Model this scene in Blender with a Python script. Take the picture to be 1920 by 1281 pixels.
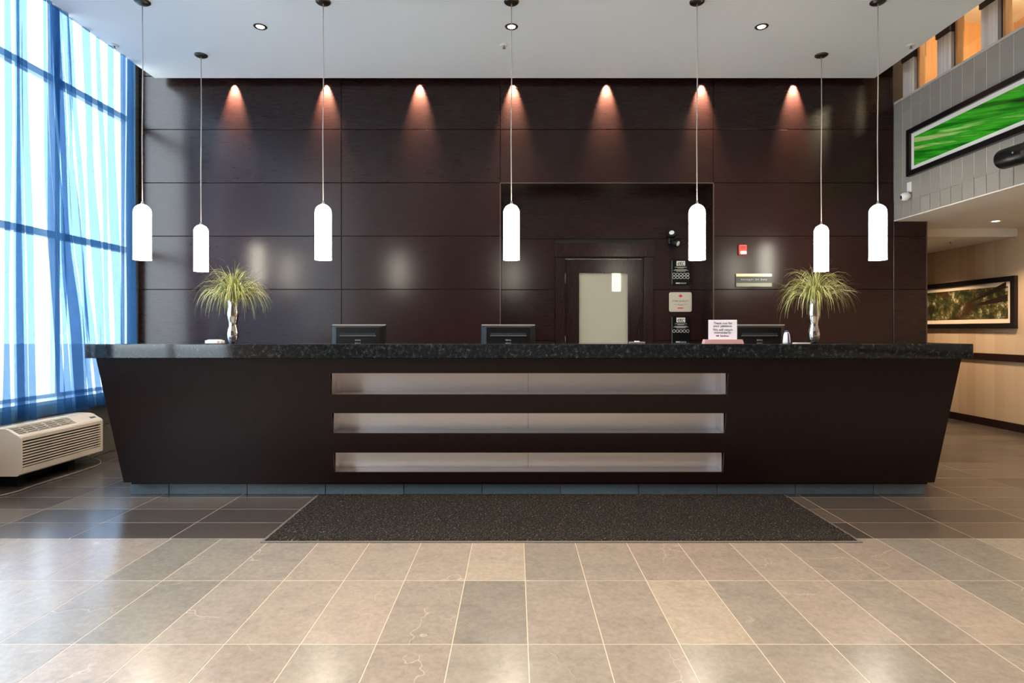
import bpy, bmesh, math, random
from mathutils import Vector, Matrix
random.seed(7)
for o in list(bpy.data.objects): bpy.data.objects.remove(o)
scn = bpy.context.scene
COL = scn.collection
PI = math.pi

# ------------------------------------------------------------------ camera, world, exposure
F = 1110.0; VX = 966.0; HY = 620.0; EYE = 1.24        # pixels (1920x1281 frame) and metres
cam_d = bpy.data.cameras.new('camera'); cam = bpy.data.objects.new('camera', cam_d); COL.objects.link(cam)
cam_d.sensor_width = 36; cam_d.lens = 36*F/1920
cam_d.shift_x = (960-VX)/1920; cam_d.shift_y = -(640.5-HY)/1920
cam_d.clip_start = 0.05; cam_d.clip_end = 200
cam.location = (0, 0, EYE); cam.rotation_euler = (PI/2, 0, 0)
scn.camera = cam
w = bpy.data.worlds.new('world'); scn.world = w; w.use_nodes = True
w.node_tree.nodes['Background'].inputs[0].default_value = (0.80, 0.90, 1.0, 1)
w.node_tree.nodes['Background'].inputs[1].default_value = 9.0
scn.view_settings.view_transform = 'Standard'; scn.view_settings.look = 'None'
scn.view_settings.gamma = 1; scn.view_settings.use_curve_mapping = False
scn.view_settings.exposure = 0.42
scn.cycles.caustics_reflective = False; scn.cycles.caustics_refractive = False
scn.cycles.sample_clamp_indirect = 5.0; scn.cycles.blur_glossy = 1.0
pd = bpy.data.lights.new('window_portal', 'AREA'); pd.shape = 'RECTANGLE'; pd.size = 7.2; pd.size_y = 4.38; pd.cycles.is_portal = True
po = bpy.data.objects.new('window_portal', pd); COL.objects.link(po); po.location = (-4.43, 3.015, 2.81); po.rotation_euler = (PI/2, 0, -PI/2)

DOWN_W = 195; WASH_W = 520.0; PEND_E = 20.0; HALL_W = 105; MEZZ_W = 60; OFFICE_W = 400

# ------------------------------------------------------------------ helpers
def X_(px, Y): return (px-VX)*Y/F            # pixel column at depth Y -> metres
def Z_(py, Y): return EYE+(HY-py)*Y/F        # pixel row at depth Y -> height

class MB:
    def __init__(s): s.v = []; s.f = []; s.m = []; s.sm = []
    def add(s, vs, fs, mi=0, smooth=False):
        n = len(s.v); s.v += [tuple(p) for p in vs]
        for f in fs: s.f.append(tuple(i+n for i in f)); s.m.append(mi); s.sm.append(smooth)
        return s
    def box(s, x0, x1, y0, y1, z0, z1, mi=0):
        vs = [(x0,y0,z0),(x1,y0,z0),(x1,y1,z0),(x0,y1,z0),(x0,y0,z1),(x1,y0,z1),(x1,y1,z1),(x0,y1,z1)]
        return s.add(vs, [(0,3,2,1),(4,5,6,7),(0,1,5,4),(1,2,6,5),(2,3,7,6),(3,0,4,7)], mi)
    def hexa(s, vs, mi=0):                    # eight corners, box order
        return s.add(vs, [(0,3,2,1),(4,5,6,7),(0,1,5,4),(1,2,6,5),(2,3,7,6),(3,0,4,7)], mi)
    def cbox(s, x0, x1, y0, y1, z0, z1, b=.003, mi=0):   # box with bevelled edges
        bm = bmesh.new(); bmesh.ops.create_cube(bm, size=1)
        for v in bm.verts: v.co = Vector(((x0+x1)/2+v.co.x*(x1-x0), (y0+y1)/2+v.co.y*(y1-y0), (z0+z1)/2+v.co.z*(z1-z0)))
        bmesh.ops.bevel(bm, geom=bm.edges[:], offset=b, segments=1, profile=.5, affect='EDGES')
        return s.bm(bm, mi)
    def bm(s, bm, mi=0, smooth=False, M=None):
        bm.verts.index_update()
        vs = [(M @ v.co if M else v.co)[:] for v in bm.verts]
        fs = [[v.index for v in f.verts] for f in bm.faces]; bm.free()
        return s.add(vs, fs, mi, smooth)
    def lathe(s, prof, n=24, c=(0,0,0), mi=0, smooth=True, M=None):   # prof: (r, z)
        vs = []; fs = []
        for r, z in prof:
            for k in range(n):
                a = 2*PI*k/n; p = Vector((r*math.cos(a), r*math.sin(a), z))
                if M: p = M @ p
                vs.append((p.x+c[0], p.y+c[1], p.z+c[2]))
        for i in range(len(prof)-1):
            for k in range(n):
                a, b = i*n+k, i*n+(k+1)%n; fs.append((a, b, b+n, a+n))
        s.add(vs, fs, mi, smooth)
        if prof[0][0] > 1e-6: s.f.append(tuple(len(s.v)-len(vs)+k for k in reversed(range(n)))); s.m.append(mi); s.sm.append(False)
        if prof[-1][0] > 1e-6: s.f.append(tuple(len(s.v)-n+k for k in range(n))); s.m.append(mi); s.sm.append(False)
        return s
    def tube(s, pts, r, n=8, mi=0):
        pts = [Vector(p) for p in pts]; vs = []; fs = []
        for i, p in enumerate(pts):
            t = (pts[min(i+1, len(pts)-1)]-pts[max(i-1, 0)]).normalized()
            u = t.orthogonal().normalized() if abs(t.z) > .99 else t.cross(Vector((0,0,1))).normalized()
            v = t.cross(u)
            for k in range(n):
                a = 2*PI*k/n; vs.append((p+u*r*math.cos(a)+v*r*math.sin(a))[:])
        for i in range(len(pts)-1):
            for k in range(n):
                a, b = i*n+k, i*n+(k+1)%n; fs.append((a, a+n, b+n, b))
        fs += [tuple(range(n)), tuple(reversed(range((len(pts)-1)*n, len(pts)*n)))]
        return s.add(vs, fs, mi, True)
    def prism(s, poly, a0, a1, axis='y', mi=0):   # poly: 2-D outline, extruded along axis
        n = len(poly)
        def P(p, a): return {'y': (p[0], a, p[1]), 'x': (a, p[0], p[1]), 'z': (p[0], p[1], a)}[axis]
        vs = [P(p, a0) for p in poly]+[P(p, a1) for p in poly]
        fs = [tuple(range(n)), tuple(reversed(range(n, 2*n)))]+[(i, i+n, (i+1) % n+n, (i+1) % n) for i in range(n)]
        return s.add(vs, fs, mi)
    def mesh(s, name, mats):
        me = bpy.data.meshes.new(name); me.from_pydata(s.v, [], s.f)
        for m in (mats if isinstance(mats, (list, tuple)) else [mats]): me.materials.append(m)
        me.polygons.foreach_set('material_index', s.m); me.polygons.foreach_set('use_smooth', s.sm)
        bm = bmesh.new(); bm.from_mesh(me); bmesh.ops.recalc_face_normals(bm, faces=bm.faces); bm.to_mesh(me); bm.free()
        me.update(); return me
    def build(s, name, mats, parent=None, loc=None):
        o = bpy.data.objects.new(name, s.mesh(name, mats)); COL.objects.link(o)
        if parent: o.parent = parent
        if loc: o.location = loc
        return o
def tag(o, label=None, cat=None, group=None, kind=None):
    if label: o['label'] = label
    if cat: o['category'] = cat
    if group: o['group'] = group
    if kind: o['kind'] = kind
    return o
def thing(name, label, cat, loc=(0,0,0), group=None, rz=0):
    o = bpy.data.objects.new(name, None); COL.objects.link(o); o.location = loc; o.rotation_euler.z = rz
    o.empty_display_size = .1
    return tag(o, label, cat, group)
def struct(o, label, cat): return tag(o, label, cat, kind='structure')
def dup(root, loc, label=None, group=None):
    r = root.copy(); COL.objects.link(r); r.location = loc
    if label: r['label'] = label
    if group: r['group'] = group
    for ch in list(root.children):
        c = ch.copy(); COL.objects.link(c); c.parent = r
        for g in list(ch.children):
            d = g.copy(); COL.objects.link(d); d.parent = c
    return r
def piece(me, name, parent, loc):
    o = bpy.data.objects.new(name, me); COL.objects.link(o); o.parent = parent; o.location = loc; return o
def text(name, body, size, mat, parent, loc, rot=(PI/2,0,0), space=1.0, depth=.0006):
    c = bpy.data.curves.new(name, 'FONT'); c.body = body; c.size = size; c.align_x = 'CENTER'; c.align_y = 'CENTER'
    c.extrude = depth; c.space_character = space; c.resolution_u = 3
    t = bpy.data.objects.new('tmp', c); COL.objects.link(t)
    me = bpy.data.meshes.new_from_object(t.evaluated_get(bpy.context.evaluated_depsgraph_get()))
    bpy.data.objects.remove(t); me.materials.clear(); me.materials.append(mat)
    o = bpy.data.objects.new(name, me); COL.objects.link(o); o.parent = parent; o.location = loc; o.rotation_euler = rot
    return o

# ------------------------------------------------------------------ materials
def newmat(name):
    m = bpy.data.materials.new(name); m.use_nodes = True; nt = m.node_tree
    return m, nt, nt.nodes['Principled BSDF']
def plain(name, col, rough=.5, metal=0, spec=.5, coat=0, emit=None, es=0):
    m, nt, b = newmat(name)
    b.inputs['Base Color'].default_value = (*col, 1); b.inputs['Roughness'].default_value = rough
    b.inputs['Metallic'].default_value = metal; b.inputs['Specular IOR Level'].default_value = spec
    b.inputs['Coat Weight'].default_value = coat
    if emit: b.inputs['Emission Color'].default_value = (*emit, 1); b.inputs['Emission Strength'].default_value = es
    return m
def N(nt, t, **kw):
    n = nt.nodes.new(t)
    for k, v in kw.items():
        if k in n.inputs.keys(): n.inputs[k].default_value = v
        else: setattr(n, k, v)
    return n
def coords(nt, scale=(1,1,1), kind='Object'):
    t = N(nt, 'ShaderNodeTexCoord'); mp = N(nt, 'ShaderNodeMapping'); mp.inputs['Scale'].default_value = scale
    nt.links.new(t.outputs[kind], mp.inputs['Vector']); return mp.outputs[0]
def ramp(nt, fac, stops):
    r = N(nt, 'ShaderNodeValToRGB'); el = r.color_ramp.elements
    while len(el) < len(stops): el.new(.5)
    for e, (p, c) in zip(el, stops): e.position = p; e.color = (*c, 1)
    nt.links.new(fac, r.inputs[0]); return r.outputs[0]
def bump(nt, b, h, strength, dist):
    n = N(nt, 'ShaderNodeBump'); n.inputs['Strength'].default_value = strength; n.inputs['Distance'].default_value = dist
    nt.links.new(h, n.inputs['Height']); nt.links.new(n.outputs[0], b.inputs['Normal'])
def noise(nt, vec, scale, detail=4, rough=.6):
    n = N(nt, 'ShaderNodeTexNoise'); n.inputs['Scale'].default_value = scale
    n.inputs['Detail'].default_value = detail; n.inputs['Roughness'].default_value = rough
    nt.links.new(vec, n.inputs['Vector']); return n.outputs['Fac']
def mixc(nt, fac, a, b, mode='MIX'):
    n = N(nt, 'ShaderNodeMix', data_type='RGBA', blend_type=mode)
    for i, x in ((6, a), (7, b)):
        if isinstance(x, tuple): n.inputs[i].default_value = (*x, 1)
        else: nt.links.new(x, n.inputs[i])
    if isinstance(fac, float): n.inputs[0].default_value = fac
    else: nt.links.new(fac, n.inputs[0])
    return n.outputs[2]

def wood(name, scale, c0, c1, rough=.3, spec=.36):
    m, nt, b = newmat(name); v = coords(nt, scale)
    f = noise(nt, v, 6, 4, .5)
    oi = N(nt, 'ShaderNodeObjectInfo')
    c = ramp(nt, f, [(.3, c0), (.7, c1)])
    r = ramp(nt, oi.outputs['Random'], [(0, (.9,.9,.9)), (1, (1.1,1.07,1.05))])
    nt.links.new(mixc(nt, 1.0, c, r, 'MULTIPLY'), b.inputs['Base Color'])
    b.inputs['Roughness'].default_value = rough
    b.inputs['Specular IOR Level'].default_value = spec
    return m
WOOD = wood('espresso_wood_panel', (1.0,4,9), (.0165,.0066,.0064), (.0215,.0088,.008), .25)
WOODV = wood('espresso_wood_upright', (14,14,1.2), (.014,.0058,.0055), (.021,.009,.008), .27)
DESKW = wood('espresso_wood_desk', (16,16,1.2), (.006,.0024,.0026), (.0105,.004,.0042), .31, .26)
GROOVE = plain('groove_black', (.006,.004,.004), .8)

def slate(name, stops, rough, veins=True, scale=(1,1,1)):
    m, nt, b = newmat(name)
    oi = N(nt, 'ShaderNodeObjectInfo')
    t = N(nt, 'ShaderNodeTexCoord'); mp = N(nt, 'ShaderNodeMapping'); mp.inputs['Scale'].default_value = scale
    ad = N(nt, 'ShaderNodeVectorMath', operation='ADD'); nt.links.new(t.outputs['Object'], ad.inputs[0])
    sc = N(nt, 'ShaderNodeVectorMath', operation='SCALE'); nt.links.new(oi.outputs['Location'], sc.inputs[0]); sc.inputs['Scale'].default_value = 1.7
    nt.links.new(sc.outputs[0], ad.inputs[1]); nt.links.new(ad.outputs[0], mp.inputs['Vector']); v = mp.outputs[0]
    f = noise(nt, v, 7, 8, .62); g = noise(nt, v, 34, 6, .75)
    base = ramp(nt, oi.outputs['Random'], stops)
    c = mixc(nt, 1.0, base, ramp(nt, f, [(.25, (.82,.83,.84)), (.5, (1,1,1)), (.78, (1.08,1.07,1.05))]), 'MULTIPLY')
    c = mixc(nt, 1.0, c, ramp(nt, g, [(.3, (.80,.80,.80)), (.65, (1.10,1.10,1.10))]), 'MULTIPLY')
    if veins:      # a few fine scratches
        w_ = N(nt, 'ShaderNodeTexVoronoi', feature='DISTANCE_TO_EDGE'); w_.inputs['Scale'].default_value = 1.7
        dv = N(nt, 'ShaderNodeTexNoise'); dv.inputs['Scale'].default_value = 3; dv.inputs['Detail'].default_value = 4; nt.links.new(v, dv.inputs['Vector'])
        dm = N(nt, 'ShaderNodeVectorMath', operation='MULTIPLY_ADD'); dm.inputs[1].default_value = (.5,.5,.5)
        nt.links.new(dv.outputs['Color'], dm.inputs[0]); nt.links.new(v, dm.inputs[2]); nt.links.new(dm.outputs[0], w_.inputs['Vector'])
        k = ramp(nt, w_.outputs['Distance'], [(.0, (.5,.5,.5)), (.006, (0,0,0))])
        k = mixc(nt, 1.0, k, ramp(nt, noise(nt, v, 2.3, 2), [(.5, (0,0,0)), (.62, (1,1,1))]), 'MULTIPLY')
        c = mixc(nt, k, c, (.50,.43,.36))
    nt.links.new(c, b.inputs['Base Color'])
    b.inputs['Roughness'].default_value = rough
    bump(nt, b, f, .10, .003)
    return m
TILE = slate('slate_tile_light', [(0,(.165,.152,.132)), (.2,(.19,.175,.152)), (.4,(.235,.195,.168)), (.6,(.215,.196,.168)), (.85,(.26,.22,.185)), (1,(.30,.258,.205))], .23)
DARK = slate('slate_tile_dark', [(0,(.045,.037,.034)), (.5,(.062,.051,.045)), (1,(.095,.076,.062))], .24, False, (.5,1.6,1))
BLUE = slate('slate_tile_plinth', [(0,(.12,.16,.185)), (1,(.17,.21,.24))], .3, False, (1,1,3))
PIER = slate('slate_tile_pier', [(0,(.075,.075,.062)), (1,(.11,.105,.085))], .35, False)
GROUT = plain('grout', (.50,.41,.325), .8)
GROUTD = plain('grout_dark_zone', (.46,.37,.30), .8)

def floor_base(name, c1, c2, mortar, ox, bw, rh):
    m, nt, b = newmat(name)
    br = N(nt, 'ShaderNodeTexBrick'); br.offset = 0
    for k, x in (('Color1', c1), ('Color2', c2), ('Mortar', mortar)): br.inputs[k].default_value = (*x, 1)
    for k, x in (('Scale', 1), ('Mortar Size', .0032), ('Mortar Smooth', 0), ('Brick Width', bw), ('Row Height', rh)): br.inputs[k].default_value = x
    t = N(nt, 'ShaderNodeTexCoord'); mp = N(nt, 'ShaderNodeMapping'); mp.inputs['Location'].default_value = (-ox, -3.53, 0)
    nt.links.new(t.outputs['Object'], mp.inputs['Vector']); nt.links.new(mp.outputs[0], br.inputs['Vector'])
    nt.links.new(br.outputs[0], b.inputs['Base Color']); b.inputs['Roughness'].default_value = .25; return m
GEN = floor_base('slate_floor_light', (.19,.172,.148), (.24,.205,.172), (.50,.41,.325), .05, .3, .595)
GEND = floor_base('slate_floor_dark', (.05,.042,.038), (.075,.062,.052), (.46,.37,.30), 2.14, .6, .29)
m, nt, b = newmat('black_granite'); GRANITE = m
v = coords(nt)
vo = N(nt, 'ShaderNodeTexVoronoi'); vo.inputs['Scale'].default_value = 70; nt.links.new(v, vo.inputs['Vector'])
f = noise(nt, v, 38, 6, .75)
c = ramp(nt, f, [(.46, (.004,.005,.006)), (.57, (.012,.014,.016)), (.66, (.05,.06,.06)), (.74, (.14,.15,.14))])
c2 = ramp(nt, vo.outputs['Distance'], [(.0, (.03,.035,.04)), (.25, (.006,.007,.008)), (1, (.003,.003,.004))])
nt.links.new(mixc(nt, .5, c, c2, 'ADD'), b.inputs['Base Color']); b.inputs['Roughness'].default_value = .06

m, nt, b = newmat('brushed_steel'); STEEL = m
v = coords(nt, (.6, 40, 90)); f = noise(nt, v, 9, 4)
nt.links.new(ramp(nt, f, [(.3, (.76,.74,.76)), (.7, (.90,.87,.88))]), b.inputs['Base Color'])
b.inputs['Metallic'].default_value = .92; b.inputs['Roughness'].default_value = .28
bump(nt, b, f, .15, .002)
SCR = ramp
CHROME = plain('polished_silver', (.82,.80,.77), .10, 1)
PAINT = plain('ceiling_white', (.85,.90,.96), .85)
PAINTW = plain('soffit_white', (.80,.77,.72), .8)
BLACKP = plain('black_plastic', (.006,.006,.007), .32, spec=.35)
BLACKM = plain('black_satin', (.006,.006,.006), .4)
FRAMEB = plain('black_frame', (.006,.005,.005), .3)
BRONZE = plain('bronze', (.10,.085,.075), .3, .9)
WHITEP = plain('white_plastic', (.82,.82,.80), .4)
ALU = plain('window_mullion', (.75,.77,.80), .5)
CREAM = plain('ptac_beige', (.62,.55,.46), .5)
DARKIN = plain('dark_inside', (.012,.012,.012), .8)
RED = plain('red_plastic', (.62,.05,.03), .35)
LENS = plain('clear_lens', (.85,.80,.76), .15)
PAPER = plain('sign_white', (.76,.76,.88), .45)
INK = plain('navy_ink', (.02,.02,.06), .6)
PRINTW = plain('white_print', (.75,.74,.70), .5)
PRINTD = plain('dark_print', (.05,.05,.05), .5)
PRINTR = plain('red_print', (.65,.04,.03), .5)
PLAQUEB = plain('plaque_black', (.004,.004,.005), .3, spec=.15)
PLAQUEC = plain('plaque_cream', (.56,.51,.42), .4)
MAPLE = plain('pink_acrylic', (.55,.33,.33), .25)
COPPER = plain('copper_strip', (.80,.50,.28), .35, .3)
SATIN = plain('satin_metal', (.45,.46,.40), .3, .8)
SLATEG = plain('sign_grey', (.03,.037,.037), .4)
CORD = plain('pendant_cord', (.55,.50,.45), .5)
MATW = plain('mat_board', (.78,.76,.72), .7)
MATC = plain('mat_board_warm', (.72,.60,.48), .7)
RUBBER = plain('mat_edge', (.10,.09,.08), .6)
BLUEP = plain('bottle_blue', (.02,.05,.16), .3)
DESKTOP = plain('work_surface', (.05,.04,.035), .5)
CAPT = plain('ledge_cap', (.50,.46,.42), .5)
DRYWALL = plain('neutral_wall', (.20,.18,.165), .8)
OFFICE = plain('office_wall', (.75,.70,.58), .8)
OUTG = plain('concrete_outside', (.45,.45,.44), .9)
CONC = plain('lobby_upper_ceiling', (.55,.56,.57), .9)
SHADE = plain('frosted_shade', (.9,.87,.8), .4, emit=(1,.93,.78), es=PEND_E)
BULB = plain('lamp_bulb', (.9,.8,.6), .4, emit=(1,.82,.55), es=25)
BULBS = plain('spot_bulb', (.9,.8,.6), .4, emit=(1,.72,.48), es=30)
LED = plain('led_bead', (.9,.4,.1), .4, emit=(1,.42,.15), es=5)

m, nt, b = newmat('wallpaper_stripes'); WALLP = m
v = coords(nt); t = N(nt, 'ShaderNodeTexNoise', noise_dimensions='1D')
sx = N(nt, 'ShaderNodeSeparateXYZ'); nt.links.new(v, sx.inputs[0])
mu = N(nt, 'ShaderNodeMath', operation='SNAP'); mu.inputs[1].default_value = .155; nt.links.new(sx.outputs['Y'], mu.inputs[0])
nt.links.new(mu.outputs[0], t.inputs['W']); t.inputs['Scale'].default_value = 7
g = noise(nt, v, 120, 3)
c = ramp(nt, t.outputs['Fac'], [(.3, (.46,.325,.21)), (.7, (.58,.44,.305))])
nt.links.new(mixc(nt, 1.0, c, ramp(nt, g, [(.3, (.88,.88,.88)), (.7, (1.06,1.06,1.06))]), 'MULTIPLY'), b.inputs['Base Color'])
b.inputs['Roughness'].default_value = .7
m, nt, b = newmat('grey_tile'); GREYT = m
oi = N(nt, 'ShaderNodeObjectInfo')
c = ramp(nt, oi.outputs['Random'], [(0, (.27,.248,.222)), (1, (.31,.285,.258))])
f = noise(nt, coords(nt, (1,30,60)), 8, 4)
nt.links.new(mixc(nt, 1.0, c, ramp(nt, f, [(.3, (.9,.9,.9)), (.7, (1.08,1.08,1.08))]), 'MULTIPLY'), b.inputs['Base Color']); b.inputs['Roughness'].default_value = .6
GREYG = plain('grey_tile_grout', (.72,.67,.60), .8)
m, nt, b = newmat('pale_striped_column'); PALE = m
f = noise(nt, coords(nt, (20,20,.05)), 1.6, 3)
nt.links.new(ramp(nt, f, [(.3, (.52,.47,.45)), (.55, (.68,.62,.60)), (.7, (.82,.77,.75))]), b.inputs['Base Color']); b.inputs['Roughness'].default_value = .6
m, nt, b = newmat('honey_wood'); HONEY = m
f = noise(nt, coords(nt, (6,6,.6)), 5, 5)
nt.links.new(ramp(nt, f, [(.3, (.40,.19,.07)), (.7, (.52,.27,.11))]), b.inputs['Base Color']); b.inputs['Roughness'].default_value = .5
m, nt, b = newmat('mat_pile'); PILE = m
f = noise(nt, coords(nt), 90, 3, .8)
nt.links.new(ramp(nt, f, [(.44, (.008,.007,.006)), (.58, (.022,.019,.017)), (.66, (.12,.105,.09)), (.74, (.30,.26,.23))]), b.inputs['Base Color']); b.inputs['Roughness'].default_value = .95
b.inputs['Specular IOR Level'].default_value = .15
m, nt, b = newmat('grass_blade'); GRASS = m
g = N(nt, 'ShaderNodeNewGeometry')
nt.links.new(ramp(nt, g.outputs['Random Per Island'], [(0, (.22,.25,.07)), (.6, (.42,.43,.14)), (1, (.64,.63,.32))]), b.inputs['Base Color']); b.inputs['Roughness'].default_value = .5

def mix_shader(nt, fac, a, b):
    n = nt.nodes.new('ShaderNodeMixShader'); nt.links.new(a, n.inputs[1]); nt.links.new(b, n.inputs[2])
    if isinstance(fac, float): n.inputs[0].default_value = fac
    else: nt.links.new(fac, n.inputs[0])
    return n.outputs[0]
m, nt, b = newmat('sheer_blue_fabric'); SHEER = m
tr = N(nt, 'ShaderNodeBsdfTransparent'); tr.inputs[0].default_value = (.50,.575,.65,1)
tl = N(nt, 'ShaderNodeBsdfTranslucent'); tl.inputs[0].default_value = (.14,.32,.56,1)
df = N(nt, 'ShaderNodeBsdfDiffuse'); df.inputs[0].default_value = (.05,.16,.34,1)
k = mix_shader(nt, .35, tl.outputs[0], df.outputs[0]); k = mix_shader(nt, .20, tr.outputs[0], k)
nt.links.new(k, nt.nodes['Material Output'].inputs[0])
def thin_glass(name, tint, refl):
    m, nt, b = newmat(name)
    tr = N(nt, 'ShaderNodeBsdfTransparent'); tr.inputs[0].default_value = (*tint, 1)
    gl = N(nt, 'ShaderNodeBsdfGlossy'); gl.inputs['Roughness'].default_value = .02
    lw = N(nt, 'ShaderNodeLayerWeight'); lw.inputs[0].default_value = .5
    pw = N(nt, 'ShaderNodeMath', operation='POWER'); pw.inputs[1].default_value = 5; nt.links.new(lw.outputs['Facing'], pw.inputs[0])
    ma = N(nt, 'ShaderNodeMath', operation='MULTIPLY_ADD'); ma.inputs[1].default_value = 1-refl; ma.inputs[2].default_value = refl; nt.links.new(pw.outputs[0], ma.inputs[0])
    nt.links.new(mix_shader(nt, ma.outputs[0], tr.outputs[0], gl.outputs[0]), nt.nodes['Material Output'].inputs[0]); return m
GLASS = thin_glass('window_glass', (.95,.98,.98), .04)
m, nt, b = newmat('frosted_glass'); FROST = m
tl = N(nt, 'ShaderNodeBsdfTranslucent'); tl.inputs[0].default_value = (.80,.80,.72,1)
df = N(nt, 'ShaderNodeBsdfDiffuse'); df.inputs[0].default_value = (.62,.60,.50,1)
gl = N(nt, 'ShaderNodeBsdfGlossy'); gl.inputs['Roughness'].default_value = .03
fr = N(nt, 'ShaderNodeFresnel'); fr.inputs[0].default_value = 1.5
k = mix_shader(nt, .5, tl.outputs[0], df.outputs[0]); k = mix_shader(nt, fr.outputs[0], k, gl.outputs[0])
nt.links.new(k, nt.nodes['Material Output'].inputs[0])

m, nt, b = newmat('green_blade_print'); ARTG = m      # close-up of green blades (object coords: y along, z up)
t = N(nt, 'ShaderNodeTexCoord'); mp = N(nt, 'ShaderNodeMapping'); mp.inputs['Rotation'].default_value = (math.radians(-14),0,0)
nt.links.new(t.outputs['Object'], mp.inputs['Vector'])
mp2 = N(nt, 'ShaderNodeMapping'); mp2.inputs['Scale'].default_value = (1,.55,9); nt.links.new(mp.outputs[0], mp2.inputs['Vector'])
f = noise(nt, mp2.outputs[0], 1.3, 5, .55)
c = ramp(nt, f, [(.32, (.008,.05,.006)), (.43, (.012,.20,.01)), (.52, (.05,.46,.02)), (.59, (.03,.30,.015)), (.66, (.36,.70,.18))])
h = noise(nt, mp2.outputs[0], .62, 2); c = mixc(nt, ramp(nt, h, [(.66, (0,0,0)), (.71, (.8,.8,.8))]), c, (.58,.52,.26))
nt.links.new(c, b.inputs['Base Color']); b.inputs['Roughness'].default_value = .25
m, nt, b = newmat('forest_canopy_print'); ARTF = m
v = coords(nt); f = noise(nt, v, 9, 8, .75); g = noise(nt, v, 2.2, 2)
c = ramp(nt, f, [(.38, (.012,.010,.006)), (.48, (.035,.04,.015)), (.56, (.12,.10,.03)), (.64, (.42,.40,.30)), (.75, (.62,.58,.48))])
c = mixc(nt, ramp(nt, g, [(.55, (0,0,0)), (.62, (.85,.85,.85))]), c, (.04,.017,.008))
nt.links.new(c, b.inputs['Base Color']); b.inputs['Roughness'].default_value = .3

# ------------------------------------------------------------------ key dimensions
YW = 6.77; YR = 7.10                      # panelled wall, back of its door recess
XL = -4.31; XB = 4.335; XH = 6.15          # window wall, bulkhead, hall wall
ZC = 4.08; YC = 6.66                       # lowered ceiling and its rear edge
ZTOP = 5.3; YREAR = -5.0; YEND = 11.0

# ------------------------------------------------------------------ floor
fl = MB()
TX0, TX1 = -4.33, 6.2
fl.box(TX0, TX1, 1.15, 3.53, -.10, -.0010, 0)
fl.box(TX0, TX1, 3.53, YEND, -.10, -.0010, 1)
fl.box(TX0, TX1, YREAR, 1.15, -.10, -.0010, 0)
floor = struct(fl.build('floor', [GEN, GEND]), 'lobby floor of grey beige slate tiles with pale grout', 'floor')
g = .0021
def tile_mesh(name, w, d, mat, t=.0016, b=.0008):
    return MB().add([(-w/2,-d/2,-t),(w/2,-d/2,-t),(w/2,d/2,-t),(-w/2,d/2,-t),(-w/2,-d/2,-b),(w/2,-d/2,-b),(w/2,d/2,-b),(-w/2,d/2,-b),
        (-w/2+b,-d/2+b,0),(w/2-b,-d/2+b,0),(w/2-b,d/2-b,0),(-w/2+b,d/2-b,0)],
        [(0,1,5,4),(1,2,6,5),(2,3,7,6),(3,0,4,7),(4,5,9,8),(5,6,10,9),(6,7,11,10),(7,4,8,11),(8,9,10,11)]).mesh(name, mat)
tm = tile_mesh('floor_tile', .3-2*g, .595-2*g, TILE)
for r in range(4):
    yc = 3.53-.595*(r+.5)
    for k in range(-14, 14):
        xc = .05+.3*k+.15
        if abs(xc) > .865*(yc+.3)+.75 or xc < TX0+.15: continue
        piece(tm, 'floor_tile', floor, (xc, yc, 0))
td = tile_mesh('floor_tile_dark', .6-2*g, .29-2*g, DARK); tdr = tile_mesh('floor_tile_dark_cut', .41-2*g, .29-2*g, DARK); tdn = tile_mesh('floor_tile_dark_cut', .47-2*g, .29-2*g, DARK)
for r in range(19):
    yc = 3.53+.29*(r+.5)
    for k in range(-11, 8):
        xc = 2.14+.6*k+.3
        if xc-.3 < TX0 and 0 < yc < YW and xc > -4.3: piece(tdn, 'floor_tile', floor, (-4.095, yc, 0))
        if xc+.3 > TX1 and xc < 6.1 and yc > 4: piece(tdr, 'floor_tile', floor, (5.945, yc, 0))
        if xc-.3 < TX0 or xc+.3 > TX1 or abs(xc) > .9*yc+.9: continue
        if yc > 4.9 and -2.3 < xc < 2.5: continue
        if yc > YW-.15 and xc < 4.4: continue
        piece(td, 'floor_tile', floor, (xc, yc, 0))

# ------------------------------------------------------------------ walls
wb = MB()
RX0, RX1, RZ = -.171, 2.268, 2.929
wb.box(XL-.2, RX0, YW+.02, YR+.1, 0, ZTOP); wb.box(RX1, 4.70, YW+.02, YW+.2, 0, ZTOP)
wb.box(RX0, RX1, YW+.02, YR+.1, RZ+.004, ZTOP)
wb.box(RX1, RX1+.05, YW+.2, YR+.1, 0, ZTOP)
wb.box(RX0, .60, YR+.02, YR+.1, 0, RZ); wb.box(1.54, RX1, YR+.02, YR+.1, 0, RZ); wb.box(.60, 1.54, YR+.02, YR+.1, 2.11, RZ)
wall_back = struct(wb.build('wall_back', GROOVE), 'tall wall clad in dark espresso wood panels behind the reception desk', 'wall')
cols = [(XL, -1.988), (-1.988, RX0), (RX0, RX1), (RX1, 4.325), (4.325, 4.707)]
rows = [0, .49, 1.10, 1.71, 2.32, 2.93, 3.54, 4.15, 4.76, ZTOP]
gp = .003
for ci, (a, c_) in enumerate(cols):
    for ri in range(len(rows)-1):
        z0, z1 = rows[ri], rows[ri+1]
        if ci == 2 and z1 < 2.95: continue
        if ci == 4 and z0 > 2.35: continue
        if ci == 4 and z1 > 2.49: z1 = 2.49
        w_, h_ = c_-a-2*gp, z1-z0-2*gp
        MB().cbox(-w_/2, w_/2, 0, .022, -h_/2, h_/2, .002).build('wall_panel', WOOD, wall_back, ((a+c_)/2, YW, (z0+z1)/2))
rrows = [0, .52, 1.12, 1.73, 2.34]
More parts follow.
